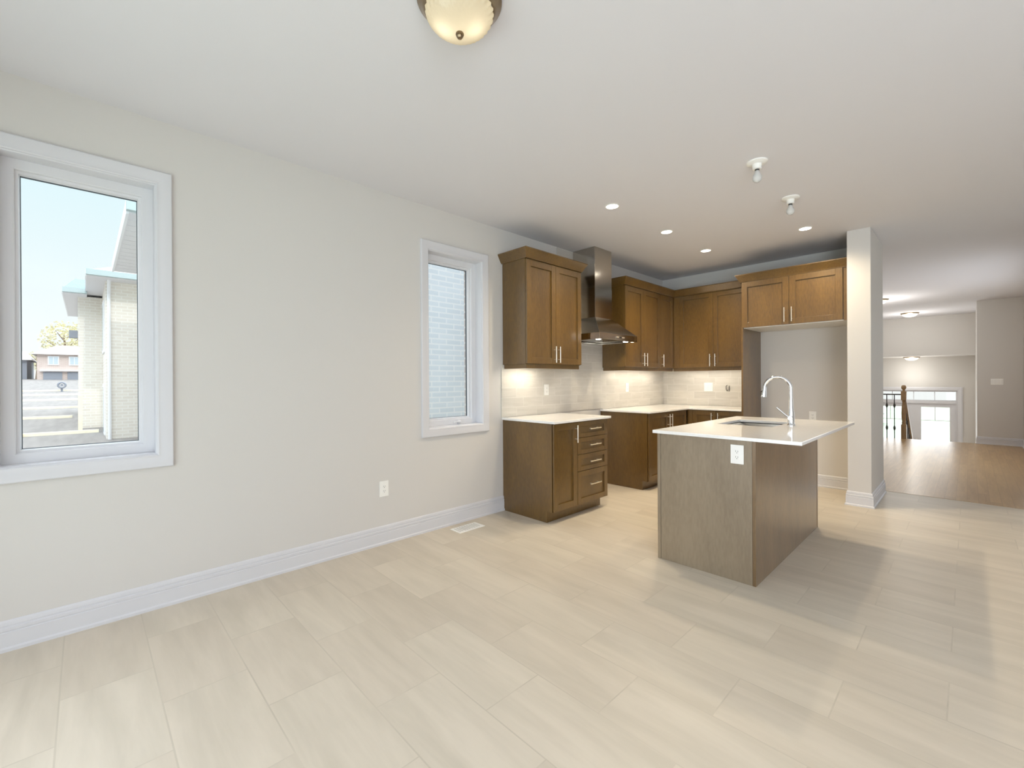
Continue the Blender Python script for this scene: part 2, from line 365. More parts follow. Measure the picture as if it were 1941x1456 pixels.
wall_with_holes('wall_foyer_front', 'wall', 'y', FY, FY+.2, -2.75, .25, FZ, 1.9, [(-1.87, -.20, FZ, .965)])

# stairs down to the foyer
st = MB()
for i in range(7):
    z = -.175*(i+1); st.box(-.92, .10, 12.5+.27*i, 12.5+.27*(i+1), FZ, z)
s_ = st.build('floor_stairs', 'oak'); struct(s_)

# backsplash tile (thin, on the walls)
bs = MB(); bs.box(LW+.0005, LW+.008, 2.955, 3.815, .917, 1.436).box(LW+.0005, LW+.008, 3.815, 4.68, .925, CZ-.002).box(LW+.0005, LW+.008, 4.68, BW-.001, .917, 1.436)
tag(bs.build('tile_backsplash', 'splash_y', loc=(LW, 2.955, .915)), 'pale stone-look running-bond wall tile behind the steel range hood, reaching up to the ceiling', 'backsplash')
tag(MB().box(LW+.0085, -1.892, BW-.008, BW-.0005, .917, 1.436).build('tile_backsplash', 'splash_x', loc=(-2.5, BW, .915)), 'pale stone-look wall tile on the back wall beside the refrigerator alcove', 'backsplash')

# ------------------------------------------------------------------ baseboards
BP = [(0, 0), (.024, 0), (.024, .014), (.0185, .019), (.0165, .021), (.0165, .088), (.0125, .091), (.0125, .094), (.0155, .097), (.0155, .110), (.009, .1135), (.009, .118), (.011, .121), (.009, .136), (.003, .144), (0, .144)]
fl_ = lambda x, y, h: (x, y, h)
def base(name, path, z=0):
    return struct(MB().sweep(path, [(-d, h+z) for d, h in BP], fl_).build(name, 'trim'))
# travel so that the room lies to the right of the path
base('baseboard_left', [(LW, YR), (LW, 2.975)])
base('baseboard_back', [(-1.868, BW), (-.862, BW)])
base('baseboard_alcove', [(-.862, BW-.02), (-.862, 5.575), (-.672, 5.575), (-.672, BW+.17)][::-1][::-1])
base('baseboard_hall_end', [(.105, 12.6), (.105, 12.47), (.70, 12.47)], 0)
base('baseboard_hall_right', [(.70, 12.45), (.70, 6.75)])

# ------------------------------------------------------------------ windows of the left wall
def window(yc, idx):
    w = sempty('window_%d' % idx, (LW, yc, WZ0))
    rect = [(yc-WH, WZ0), (yc+WH, WZ0), (yc+WH, WZ1), (yc-WH, WZ1)]       # (y, z) counter-clockwise seen from +x
    yz = lambda y, z, h: (h, y, z)
    # casing: offset to the right of travel = outwards
    cp = [(0, LW), (0, LW+.012), (-.006, LW+.016), (-.018, LW+.013), (-.03, LW+.016), (-.055, LW+.021), (-.068, LW+.021), (-.073, LW+.017), (-.073, LW)]
    MB().sweep(rect, cp, yz, True).build('window_casing', 'trim', w, smooth=True)
    # jamb lining
    MB().sweep(rect, [(0, LW+.002), (.006, LW-.002), (.006, LW-.10), (0, LW-.10)], yz, True).build('window_jamb', 'trim', w)
    # vinyl frame and sash
    MB().sweep(rect, [(.006, LW-.090), (.052, LW-.090), (.056, LW-.094), (.056, LW-.15), (.006, LW-.15)], yz, True).build('window_frame', 'vinyl', w, smooth=True)
    MB().sweep(rect, [(.052, LW-.112), (.068, LW-.115), (.072, LW-.135), (.072, LW-.158), (.052, LW-.158)], yz, True).build('window_sash', 'vinyl', w, smooth=True)
    MB().sweep(rect, [(.070, LW-.140), (.0745, LW-.142), (.0745, LW-.156), (.070, LW-.156)], yz, True).build('glazing_gasket', 'gasket', w)
    MB().add([(LW-.150, yc-WH+.06, WZ0+.06), (LW-.150, yc+WH-.06, WZ0+.06), (LW-.150, yc+WH-.06, WZ1-.06), (LW-.150, yc-WH+.06, WZ1-.06)], [(0, 1, 2, 3)]).build('window_glass', 'glass', w)
    return w
w1 = window(WIN[0][0], 1); w2 = window(WIN[1][0], 2)
# casement crank on the second window
ck = MB(); cx_, cy_, cz_ = LW-.088, 2.50, WZ0+.028
ck.lathe((cx_, cy_, cz_), [(.018, 0), (.017, .012), (.010, .022), (.009, .032)], 14, 'x')
ck.tube([(cx_+.03, cy_, cz_), (cx_+.036, cy_-.03, cz_+.006), (cx_+.034, cy_-.075, cz_+.004)], [.007, .006, .005], 8)
ck.lathe((cx_+.034, cy_-.078, cz_-.006), [(.008, 0), (.009, .012), (.006, .022)], 10)
ck.build('window_crank', 'vinyl', w2, smooth=True)

# ------------------------------------------------------------------ rear openings (behind the camera)
def mull(name, x0, x1, z0, z1, nx, y=YR-.1):
    w = sempty(name, (x0, y, z0)); rect = [(x0, z0), (x1, z0), (x1, z1), (x0, z1)]
    xz = lambda a, b, h: (a, h, b)
    f = MB().sweep(rect, [(0, y+.03), (.05, y+.03), (.05, y-.03), (0, y-.03)], xz, True)
    for i in range(1, nx):
        x = x0+(x1-x0)*i/nx; f.box(x-.04, x+.04, y-.03, y+.03, z0+.05, z1-.05)
    f.build('frame', 'vinyl', w)
    xz2 = [(0, YR), (0, YR+.015), (-.075, YR+.02), (-.08, YR)]
    MB().sweep(rect, xz2, xz, True).build('casing', 'trim', w)
mull('door_2', -2.6, -.2, .02, 2.1, 2); mull('window_3', 1.0, 3.3, .12, 2.4, 2)

# ------------------------------------------------------------------ front double door of the foyer
d1 = sempty('door_1', (-1.05, FY, FZ))
xz = lambda a, b, h: (a, h, b)
def frame_rect(b, x0, x1, z0, z1, wd_, y0, y1): b.sweep([(x0, z0), (x1, z0), (x1, z1), (x0, z1)], [(0, y0), (wd_, y0), (wd_, y1), (0, y1)], xz, True)
b = MB(); b.sweep([(-1.87, FZ), (-.20, FZ), (-.20, .965), (-1.87, .965)][1:]+[(-1.87, FZ)], [(0, FY), (0, FY-.02), (-.06, FY-.026), (-.085, FY-.02), (-.085, FY)], xz).build('door_casing', 'trim', d1)
b = MB(); frame_rect(b, -1.87, -.20, FZ, .965, .035, FY+.02, FY+.16); b.box(-1.84, -.23, FY+.02, FY+.16, .63, .70); b.build('door_frame', 'trim', d1)
for x0, x1, nm in ((-1.835, -1.05, 0), (-1.05, -.235, 1)):
    gx0, gx1 = (x0+.08+.0, x1-.175) if nm == 0 else (x0+.172, x1-.111)
    b = MB(); y0, y1 = FY+.06, FY+.105
    b.box(x0, gx0, y0, y1, FZ+.02, .63).box(gx1, x1, y0, y1, FZ+.02, .63).box(gx0, gx1, y0, y1, .53, .63).box(gx0, gx1, y0, y1, FZ+.02, FZ+.35)
    # glazing bars
    mxx = (gx0+gx1)/2
    dl = b.build('door_leaf', 'trim', d1)
    b = MB(); b.box(mxx-.006, mxx+.006, y0+.01, y1-.01, .19, .53).box(gx0, gx1, y0+.01, y1-.01, .184, .196); b.build('glazing_bar', 'ivory', dl)
    MB().box(gx0, gx1, y0+.02, y0+.024, FZ+.35, .53).build('glass', 'glass', dl)
    b = MB(); b.tube([(x1-.09 if nm == 0 else x0+.09, y0-.03, -.45), (x1-.09 if nm == 0 else x0+.09, y0-.03, -.3)], .012, 8); b.build('handle', 'nickel', dl)
b = MB(); y0 = FY+.07
for x in (-1.45, -1.02, -.62): b.box(x-.006, x+.006, y0, y0+.03, .715, .932)
b.box(-1.84, -.235, y0, y0+.03, .70, .716).box(-1.84, -.235, y0, y0+.03, .932, .95)
tr_ = b.build('transom', 'trim', d1)
MB().box(-1.84, -.235, y0+.012, y0+.016, .715, .933).build('transom_glass', 'glass', tr_)

# ------------------------------------------------------------------ stair railing
rl = thing('stair_railing', (-.963, 12.44, 0), 'stair guard of black metal balusters with a turned brown wooden newel post', 'railing')
NX, NY = -.963, 12.44
np_ = MB(); np_.box(NX-.043, NX+.043, NY-.043, NY+.043, .002, .30).box(NX-.043, NX+.043, NY-.043, NY+.043, .82, .99)
np_.lathe((NX, NY, 0), [(.040, .30), (.030, .32), (.036, .34), (.030, .36), (.038, .45), (.040, .55), (.034, .68), (.024, .77), (.034, .79), (.026, .80), (.040, .82)], 16, cap=False)
np_.lathe((NX, NY, 0), [(.050, .99), (.050, 1.0), (.03, 1.01), (.018, 1.03), (.026, 1.045), (.040, 1.07), (.043, 1.09), (.038, 1.115), (.022, 1.133), (.0, 1.136)], 16)
np_.build('newel_post', 'newel', rl, smooth=True)
MB().box(-2.58, NX-.043, NY-.028, NY+.028, .925, .95).build('rail', 'black', rl, bevel=.006)
for i in range(11):
    x = NX-.150-.125*i
    if x < -2.5: break
    b = MB().tube([(x, NY, .002), (x, NY, .925)], .0085, 8)
    for zc in (.22, .70): b.lathe((x, NY, zc), [(.009, -.05), (.019, -.02), (.021, 0), (.019, .02), (.009, .05)], 8, cap=False)
    b.build('baluster', 'black', rl, smooth=True)
hr = thing('stair_handrail', (NX, 12.6, 0), 'sloping brown wooden handrail going down from the newel post towards the front door', 'handrail')
b = MB(); y0_, z0_, y1_, z1_ = 12.52, .90, 14.35, -.32
b.hexa([(NX-.03, y0_, z0_-.06), (NX+.03, y0_, z0_-.06), (NX+.03, y1_, z1_-.06), (NX-.03, y1_, z1_-.06), (NX-.03, y0_, z0_), (NX+.03, y0_, z0_), (NX+.03, y1_, z1_), (NX-.03, y1_, z1_)])
b.build('rail', 'newel', hr, bevel=.01)
for i in range(6):
    y = 12.75+.27*i; zt = z0_+(y-y0_)*(z1_-z0_)/(y1_-y0_)-.05; zb = -.175*(int((y-12.5)/.27)+1)
    MB().tube([(NX, y, zb), (NX, y, zt)], .0085, 8).build('baluster', 'black', hr, smooth=True)
MB().box(NX-.045, NX+.045, 14.34, 14.43, FZ, -.20).build('newel_post', 'newel', hr, bevel=.006)

# ------------------------------------------------------------------ cabinets
CAB = M['cab']
def pmap(face, plane):
    if face == '+x': return lambda u, n, z: (plane+n, u, z)
    return lambda u, n, z: (u, plane-n, z)          # '-y'
def pbox(b, mp, u0, u1, n0, n1, z0, z1):
    P = [mp(u, n, z) for u, n, z in ((u0, n0, z0), (u1, n0, z0), (u1, n1, z0), (u0, n1, z0), (u0, n0, z1), (u1, n0, z1), (u1, n1, z1), (u0, n1, z1))]
    b.hexa(P)
GAP = .0016
def shaker(parent, name, face, plane, u0, u1, z0, z1, fw=.060, fwz=None):
    """five-piece door or drawer front; its face lies on the plane, its body .02 behind it"""
    mp = pmap(face, plane); fwz = fwz or fw; b = MB()
    u0 += GAP; u1 -= GAP; z0 += GAP; z1 -= GAP
    pbox(b, mp, u0, u0+fw, -.02, 0, z0, z1); pbox(b, mp, u1-fw, u1, -.02, 0, z0, z1)
    pbox(b, mp, u0+fw, u1-fw, -.02, -.0004, z0, z0+fwz); pbox(b, mp, u0+fw, u1-fw, -.02, -.0004, z1-fwz, z1)
    pbox(b, mp, u0+fw-.002, u1-fw+.002, -.019, -.014, z0+fwz-.002, z1-fwz+.002)
    return b.build(name, CAB, parent, bevel=.0015)
def vhandle(parent, face, plane, u, z0, z1, r=.0055):
    mp = pmap(face, plane); b = MB(); off = .032
    b.tube([mp(u, off, z0), mp(u, off, z1)], r, 10)
    L = z1-z0
    for z in (z0+L*.2, z1-L*.2): b.tube([mp(u, 0, z), mp(u, off, z)], r*.85, 8)
    return b.build('handle', 'nickel', parent, smooth=True)
def hhandle(parent, face, plane, u0, u1, z, r=.0055):
    mp = pmap(face, plane); b = MB(); off = .032
    b.tube([mp(u0, off, z), mp(u1, off, z)], r, 10)
    L = u1-u0
    for u in (u0+L*.18, u1-L*.18): b.tube([mp(u, 0, z), mp(u, off, z)], r*.85, 8)
    return b.build('handle', 'nickel', parent, smooth=True)
CRN = [(0, 2.432), (.010, 2.432), (.012, 2.440), (.018, 2.446), (.052, 2.508), (.055, 2.510), (.055, 2.520), (0, 2.520)]
def crown(parent, path):
    return MB().sweep(path, [(-d, h) for d, h in CRN], fl_).build('crown_molding', CAB, parent, smooth=True)
UZ0, UZ1, URB = 1.437, 2.437, 1.396
XU = -2.895   # carcass front of wall cabinets on the left wall (doors +.02)

# wall cabinet nearest to the window
u1 = thing('wall_cabinet', (LW, 2.975, UZ0), 'brown two-door wall cabinet with crown molding between the small window and the range hood', 'cabinet')
MB().box(LW+.009, XU, 2.975, 3.815, UZ0, UZ1).build('body', CAB, u1, bevel=.001)
MB().box(XU-.024, XU-.004, 2.99, 3.80, URB, UZ0).box(LW+.01, XU-.024, 2.99, 3.008, URB, UZ0).build('light_rail', CAB, u1, bevel=.001)
for a, z_, hu in ((2.977, 3.3955, 3.364), (3.3955, 3.813, 3.425)):
    d = shaker(u1, 'door', '+x', XU+.02, a, z_, UZ0+.004, UZ1-.012); vhandle(d, '+x', XU+.02, hu, 1.455, 1.618)
crown(u1, [(LW, 2.975), (XU+.012, 2.975), (XU+.012, 3.815), (LW, 3.815)][::-1][::-1])

# wall cabinets beyond the hood
u2 = thing('wall_cabinet', (LW, 4.68, UZ0), 'brown two-door wall cabinet right behind the range hood', 'cabinet')
MB().box(LW+.009, XU, 4.68, 5.55, UZ0, UZ1).build('body', CAB, u2, bevel=.001)
MB().box(XU-.024, XU-.004, 4.695, 5.55, URB, UZ0).box(LW+.01, XU-.024, 4.695, 4.713, URB, UZ0).build('light_rail', CAB, u2, bevel=.001)
for a, z_, hu in ((4.682, 5.116, 5.078), (5.116, 5.549, 5.150)):
    d = shaker(u2, 'door', '+x', XU+.02, a, z_, UZ0+.004, UZ1-.012); vhandle(d, '+x', XU+.02, hu, 1.455, 1.618)
YU = 5.95     # carcass front of the back wall cabinets (doors -.02)
crown(u2, [(LW, 4.68), (XU+.012, 4.68), (XU+.012, 5.55)])
u3 = thing('wall_cabinet', (LW, 5.55, UZ0), 'narrow brown single-door wall cabinet tucked into the kitchen corner', 'cabinet')
MB().box(LW+.009, XU, 5.551, BW-.009, UZ0, UZ1).build('body', CAB, u3, bevel=.001)
MB().box(XU-.024, XU-.004, 5.551, YU, URB, UZ0).build('light_rail', CAB, u3, bevel=.001)
d = shaker(u3, 'door', '+x', XU+.02, 5.551, 5.925, UZ0+.004, UZ1-.012); vhandle(d, '+x', XU+.02, 5.582, 1.455, 1.618)
crown(u3, [(XU+.012, 5.551), (XU+.012, YU-.014)])
# wall cabinet on the back wall
u4 = thing('wall_cabinet', (-2.5, BW, UZ0), 'brown two-door wall cabinet on the back wall between corner and refrigerator alcove', 'cabinet')
MB().box(XU+.001, -1.892, YU, BW-.009, UZ0, UZ1).build('body', CAB, u4, bevel=.001)
MB().box(XU+.001, -1.892, YU+.004, YU+.024, URB, UZ0).build('light_rail', CAB, u4, bevel=.001)
MB().box(XU+.021, -2.79, YU-.018, YU, UZ0+.003, UZ1-.012).build('filler_strip', CAB, u4)
for a, z_, hu in ((-2.79, -2.334, -2.369), (-2.334, -1.892, -2.303)):
    d = shaker(u4, 'door', '-y', YU-.02, a, z_, UZ0+.004, UZ1-.012, .055); vhandle(d, '-y', YU-.02, hu, 1.453, 1.616)
crown(u4, [(XU+.013, YU-.012), (-1.892, YU-.012)])
# cabinet above the refrigerator space
FYF = 5.655   # carcass front (doors -.02)
u5 = thing('refrigerator_cabinet', (-1.4, BW, 1.888), 'wide brown two-door cabinet above the empty refrigerator space', 'cabinet')
MB().box(-1.889, -.864, FYF, BW-.002, 1.892, UZ1).build('body', CAB, u5, bevel=.001)
MB().box(-1.868, -.866, FYF+.002, BW-.004, 1.884, 1.892).build('bottom_panel', 'white_bottom', u5, label='white underside panel')
for a, z_, hu in ((-1.885, -1.393, -1.433), (-1.393, -.905, -1.362)):
    d = shaker(u5, 'door', '-y', FYF-.02, a, z_, 1.890, UZ1-.005, .062); vhandle(d, '-y', FYF-.02, hu, 1.917, 2.080)
MB().box(-.900, -.864, FYF-.008, FYF, 1.884, UZ1).build('filler_strip', CAB, u5)
crown(u5, [(-1.889, YU-.07), (-1.889, FYF-.012), (-.864, FYF-.012)])
u6 = tag(MB().box(-1.890, -1.870, FYF-.02, BW-.002, 0, 1.884).build('tall_end_panel', CAB, bevel=.001, loc=(-1.88, 5.95, 0)),
         'tall brown wooden end panel standing at the side of the empty refrigerator space', 'panel')

# base cabinets on the left wall
XB = -2.575   # carcass front (doors +.02)
BZ = .893
def toe(parent, x0, x1, y0, y1): MB().box(x0, x1, y0, y1, 0, .104).build('toe_kick', CAB, parent)
def carcass_left(parent, y0, y1, left_panel=False):
    b = MB(); b.box(LW+.009, XB, y0, y1, .104, BZ)
    b.build('body', CAB, parent, bevel=.001)
    if left_panel:
        # end panel with the toe notch, its edge runs down to the floor
        k = MB(); pts = [(LW+.002, 0), (-2.640, 0), (-2.640, .104), (XB, .104), (XB, BZ), (LW+.002, BZ)]
        n = len(pts); k.add([(x, y0-.001, z) for x, z in pts]+[(x, y0+.017, z) for x, z in pts], [tuple(range(n)), tuple(range(n, 2*n))]+[(i, (i+1) % n, (i+1) % n+n, i+n) for i in range(n)])
        k.build('end_panel', CAB, parent)
b1 = thing('base_cabinet', (-2.9, 3.14, 0), 'narrow brown one-door base cabinet at the near end of the left-hand counter', 'cabinet')
carcass_left(b1, 2.976, 3.318, True); toe(b1, LW+.1, -2.641, 2.993, 3.318)
d = shaker(b1, 'door', '+x', XB+.02, 2.980, 3.318, .106, .886, .058); vhandle(d, '+x', XB+.02, 3.285, .700, .862)
b2 = thing('drawer_cabinet', (-2.9, 3.56, 0), 'brown base cabinet with four stacked drawers beside the empty range space', 'cabinet')
carcass_left(b2, 3.319, 3.813); toe(b2, LW+.1, -2.641, 3.319, 3.80)
for z0_, z1_ in ((.736, .886), (.578, .734), (.420, .576)):
    d = shaker(b2, 'drawer', '+x', XB+.02, 3.320, 3.812, z0_, z1_, .052, .040); hhandle(d, '+x', XB+.02, 3.482, 3.658, (z0_+z1_)/2+.003)
d = shaker(b2, 'drawer', '+x', XB+.02, 3.320, 3.812, .106, .418, .052, .052); hhandle(d, '+x', XB+.02, 3.482, 3.658, .282)
b3 = thing('base_cabinet', (-2.9, 5.1, 0), 'brown two-door base cabinet beyond the empty range space', 'cabinet')
carcass_left(b3, 4.648, 5.64, True); toe(b3, LW+.1, -2.641, 4.665, 5.73)
for a, z_, hu in ((4.652, 5.135, 5.103), (5.135, 5.618, 5.168)):
    d = shaker(b3, 'door', '+x', XB+.02, a, z_, .106, .886, .058); vhandle(d, '+x', XB+.02, hu, .700, .862)
YBF = 5.675
b4 = thing('base_cabinet', (-2.2, 5.95, 0), 'brown two-door base cabinet on the back wall beside the tall end panel', 'cabinet')
MB().box(XB+.001, -1.892, YBF, BW-.002, .104, BZ).build('body', CAB, b4, bevel=.001)
MB().box(XB+.05, -1.892, YBF+.07, BW-.1, 0, .104).build('toe_kick', CAB, b4)
MB().box(XB+.022, -2.495, YBF-.018, YBF, .106, .886).build('filler_strip', CAB, b4)
for a, z_, hu in ((-2.495, -2.195, -2.243), (-2.195, -1.893, -2.165)):
    d = shaker(b4, 'door', '-y', YBF-.02, a, z_, .106, .886, .055); vhandle(d, '-y', YBF-.02, hu, .700, .862)

# countertops
CT0, CT1 = .8935, .9155
def slab(name, pts, label, z0=CT0, z1=CT1, loc=(0, 0, 0)):
    n = len(pts); b = MB()
    b.add([(x, y, z0) for x, y in pts]+[(x, y, z1) for x, y in pts], [tuple(reversed(range(n))), tuple(range(n, 2*n))]+[(i, (i+1) % n, (i+1) % n+n, i+n) for i in range(n)])
    return tag(b.build(name, 'quartz', loc=loc, bevel=.003), label, 'countertop')
slab('countertop', [(LW+.008, 2.955), (-2.528, 2.955), (-2.528, 3.842), (LW+.008, 3.842)], 'short white quartz countertop on the drawer cabinet next to the small window', loc=(-2.87, 3.4, CT0))
slab('countertop', [(LW+.008, 4.625), (-2.528, 4.625), (-2.528, 5.632), (-1.892, 5.632), (-1.892, BW-.008), (LW+.008, BW-.008)], 'L-shaped white quartz countertop in the far kitchen corner', loc=(-2.87, 5.2, CT0))

# ------------------------------------------------------------------ island
IZ = .898
isl = thing('kitchen_island', (-1.24, 3.75, 0), 'brown panelled kitchen island, its near end greyed by painted glare, with an overhanging white top in the middle of the kitchen', 'kitchen island')
IX0, IX1, IY0, IY1 = -1.562, -.914, 2.961, 4.545
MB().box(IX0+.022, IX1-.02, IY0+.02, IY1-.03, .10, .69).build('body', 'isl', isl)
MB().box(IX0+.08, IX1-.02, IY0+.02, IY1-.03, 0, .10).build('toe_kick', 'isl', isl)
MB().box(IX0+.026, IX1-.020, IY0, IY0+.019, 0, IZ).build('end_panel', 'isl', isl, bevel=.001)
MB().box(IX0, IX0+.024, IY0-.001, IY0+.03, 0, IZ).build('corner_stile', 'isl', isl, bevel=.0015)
MB().box(IX1-.019, IX1, IY0-.001, IY1-.02, 0, IZ).build('side_panel', 'isl_side', isl, bevel=.0015)
MB().box(IX0+.02, IX1-.012, IY1-.028, IY1-.016, 0, IZ).build('gap_shade_strip', 'gapshade', isl)  # shade between the panels painted as a dark strip
MB().box(IX0+.02, IX1+.002, IY1-.016, IY1, 0, IZ).build('end_panel', 'isl_side', isl, bevel=.001)
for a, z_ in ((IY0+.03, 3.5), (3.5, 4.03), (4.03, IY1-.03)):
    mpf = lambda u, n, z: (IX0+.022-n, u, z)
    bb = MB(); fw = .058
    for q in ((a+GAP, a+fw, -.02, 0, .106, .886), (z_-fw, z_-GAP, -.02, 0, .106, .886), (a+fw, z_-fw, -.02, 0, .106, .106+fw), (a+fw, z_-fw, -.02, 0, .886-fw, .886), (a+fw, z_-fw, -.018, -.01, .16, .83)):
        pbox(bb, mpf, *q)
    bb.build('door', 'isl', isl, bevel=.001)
# island top with the sink cut-out
TX0, TX1, TY0, TY1 = -1.585, -.662, 2.932, 4.590
SX0, SX1, SY0, SY1 = -1.430, -1.030, 3.700, 4.230
t0, t1 = IZ, .920
b = MB(); xs = [TX0, SX0, SX1, TX1]; ys = [TY0, SY0, SY1, TY1]; idx = {}
for k, z in enumerate((t0, t1)):
    for i, x in enumerate(xs):
        for j, y in enumerate(ys): idx[(i, j, k)] = len(b.v); b.v.append(Vector((x, y, z)))
for i in range(3):
    for j in range(3):
        if i == 1 and j == 1: continue
        b.f.append((idx[(i, j, 1)], idx[(i+1, j, 1)], idx[(i+1, j+1, 1)], idx[(i, j+1, 1)])); b.f.append((idx[(i, j, 0)], idx[(i, j+1, 0)], idx[(i+1, j+1, 0)], idx[(i+1, j, 0)]))
for i in range(3):
    for j in (0, 3): b.f.append((idx[(i, j, 0)], idx[(i+1, j, 0)], idx[(i+1, j, 1)], idx[(i, j, 1)]))
    for j in (0, 3): b.f.append((idx[(j, i, 0)], idx[(j, i+1, 0)], idx[(j, i+1, 1)], idx[(j, i, 1)]))
for (p, q) in (((1, 1), (2, 1)), ((2, 1), (2, 2)), ((2, 2), (1, 2)), ((1, 2), (1, 1))):
    b.f.append((idx[p+(0,)], idx[q+(0,)], idx[q+(1,)], idx[p+(1,)]))
tag(b.build('countertop', 'quartz', loc=(-1.24, 3.75, t0), bevel=.003), 'glossy white quartz island countertop with a sink cut-out', 'countertop')
# sink
sk = thing('kitchen_sink', (-1.23, 3.965, .70), 'stainless steel double-bowl sink set under the island countertop', 'sink')
def bowl(x0, x1, y0, y1, zt, zb):
    b = MB(); r = .02
    b.add([(x0, y0, zt), (x1, y0, zt), (x1, y1, zt), (x0, y1, zt), (x0+r, y0+r, zb), (x1-r, y0+r, zb), (x1-r, y1-r, zb), (x0+r, y1-r, zb)],
          [(4, 5, 6, 7), (0, 1, 5, 4), (1, 2, 6, 5), (2, 3, 7, 6), (3, 0, 4, 7)])
    return b
ym = 3.965
for (a, z_) in ((SY0-.008, ym-.012), (ym+.012, SY1+.008)):
    o = bowl(SX0-.008, SX1+.008, a, z_, t0-.001 if False else .892, .705).build('bowl', 'steel', sk, smooth=False)
    so = o.modifiers.new('sol', 'SOLIDIFY'); so.thickness = .002; so.offset = 0
    MB().lathe(((SX0+SX1)/2, (a+z_)/2, .7055), [(.045, 0), (.045, .003), (.03, .004), (.028, .002), (.0, .002)], 20).build('drain', 'chrome', sk, smooth=True)
MB().box(SX0-.008, SX1+.008, ym-.012, ym+.012, .872, .893).build('divider', 'steel', sk, bevel=.006)
# faucet
FX, FYY, FZZ = -.952, 3.90, .920
fa = thing('kitchen_faucet', (FX, FYY, FZZ), 'tall chrome gooseneck faucet with a side lever on the island countertop', 'faucet')
b = MB(); b.lathe((FX, FYY, FZZ), [(.029, 0), (.029, .006), (.025, .010), (.0225, .03), (.0225, .085), (.021, .10), (.017, .125), (.0145, .19), (.0135, .21)], 24)
b.build('body', 'chrome', fa, smooth=True)
pts = [(FX, FYY, FZZ+.20), (FX, FYY, 1.205)]
rr = .092
for i in range(1, 17):
    a = math.radians(168)*i/16; pts.append((FX-rr+rr*math.cos(a), FYY, 1.205+rr*math.sin(a)))
end = Vector(pts[-1]); dr = Vector((-.10, 0, -.99)).normalized()
MB().tube(pts, .0125, 16).build('spout', 'chrome', fa, smooth=True)
q0 = end; q1 = end+dr*.03; q2 = end+dr*.085
b = MB().tube([tuple(q0), tuple(q1), tuple(end+dr*.05), tuple(q2)], [.0135, .0145, .018, .0195], 16); b.build('spray_head', 'chrome', fa, smooth=True)
bq = end+dr*.058+Vector((-.0185, 0, 0)); MB().tube([tuple(bq-dr*.02), tuple(bq+dr*.02)], [.006, .006], 8).build('spray_button', 'black', fa, smooth=True)
b = MB(); b.lathe((FX, FYY, FZZ+.062), [(.016, -.034), (.018, -.03), (.018, .02), (.015, .024)], 18, 'y')
b.tube([(FX, FYY-.028, FZZ+.062), (FX-.03, FYY-.032, FZZ+.085), (FX-.088, FYY-.038, FZZ+.140)], [.008, .006, .0055], 10)
b.build('lever_handle', 'chrome', fa, smooth=True)

# ------------------------------------------------------------------ range hood
hd = thing('range_hood', (LW, 4.27, 1.718), 'stainless steel chimney range hood on the tiled wall above the empty range space', 'range hood')
HX, HY0, HY1 = -2.700, 3.893, 4.652; CX, CY0, CY1 = -2.900, 4.098, 4.430
hz0, hz1, hz2 = 1.718, 1.786, 1.985
b = MB(); b.box(CX+0, CX+.0001, CY0, CY1, 2.0, 2.0001) if False else None
MB().box(LW+.008, CX, CY0, CY1, 2.325, CZ-.001).build('chimney_upper', 'steel', hd, bevel=.001)
MB().box(LW+.008, CX+.0015, CY0-.0015, CY1+.0015, hz2, 2.325).build('chimney_lower', 'steel', hd, bevel=.001)
b = MB()
# lip frame, hollow underneath
x0 = LW+.008
o4 = [(x0, HY0), (HX, HY0), (HX, HY1), (x0, HY1)]
i4 = [(x0+.02, HY0+.02), (HX-.02, HY0+.02), (HX-.02, HY1-.02), (x0+.02, HY1-.02)]
t4 = [(x0, CY0-.004), (CX+.004, CY0-.004), (CX+.004, CY1+.004), (x0, CY1+.004)]
vsx = [(x, y, hz0) for x, y in o4]+[(x, y, hz1) for x, y in o4]+[(x, y, hz2) for x, y in t4]+[(x, y, hz0) for x, y in i4]+[(x, y, hz0+.03) for x, y in i4]
fs = []
for i in range(4):
    j = (i+1) % 4; fs += [(i, j, j+4, i+4), (i+4, j+4, j+8, i+8), (i, j, j+12, i+12), (i+12, j+12, j+16, i+16)]
fs += [(8, 9, 10, 11), (16, 17, 18, 19)]
b.add(vsx, fs); b.build('canopy', 'steel', hd, bevel=.0015)
MB().box(x0+.06, HX-.12, HY0+.06, HY1-.06, hz0+.018, hz0+.028).build('filter', 'steel', hd)
b = MB().box(HX, HX+.003, 4.205, 4.375, 1.742, 1.764); b.build('control_strip', 'steel', hd)
for yy, mt in ((4.225, 'nickel'), (4.250, 'nickel'), (4.335, 'nickel'), (4.360, 'nickel')):
    MB().lathe((HX+.003, yy, 1.753), [(.008, 0), (.008, .004), (.006, .005)], 12, 'x').build('button', mt, hd, smooth=True)
MB().box(HX+.003, HX+.005, 4.272, 4.312, 1.745, 1.761).build('display', 'black', hd)
for x, y in ((-2.79, 4.00), (-2.79, 4.545)):
    MB().lathe((x, y, hz0+.002), [(.026, 0), (.028, .004), (.028, .01)], 18).build('light_lens', 'lamp_on', hd)
    lamp('hood_lamp', 'SPOT', (x, y, hz0-.004), 7, (1, .93, .82), None, spot=2.0, blend=.6, radius=.02)

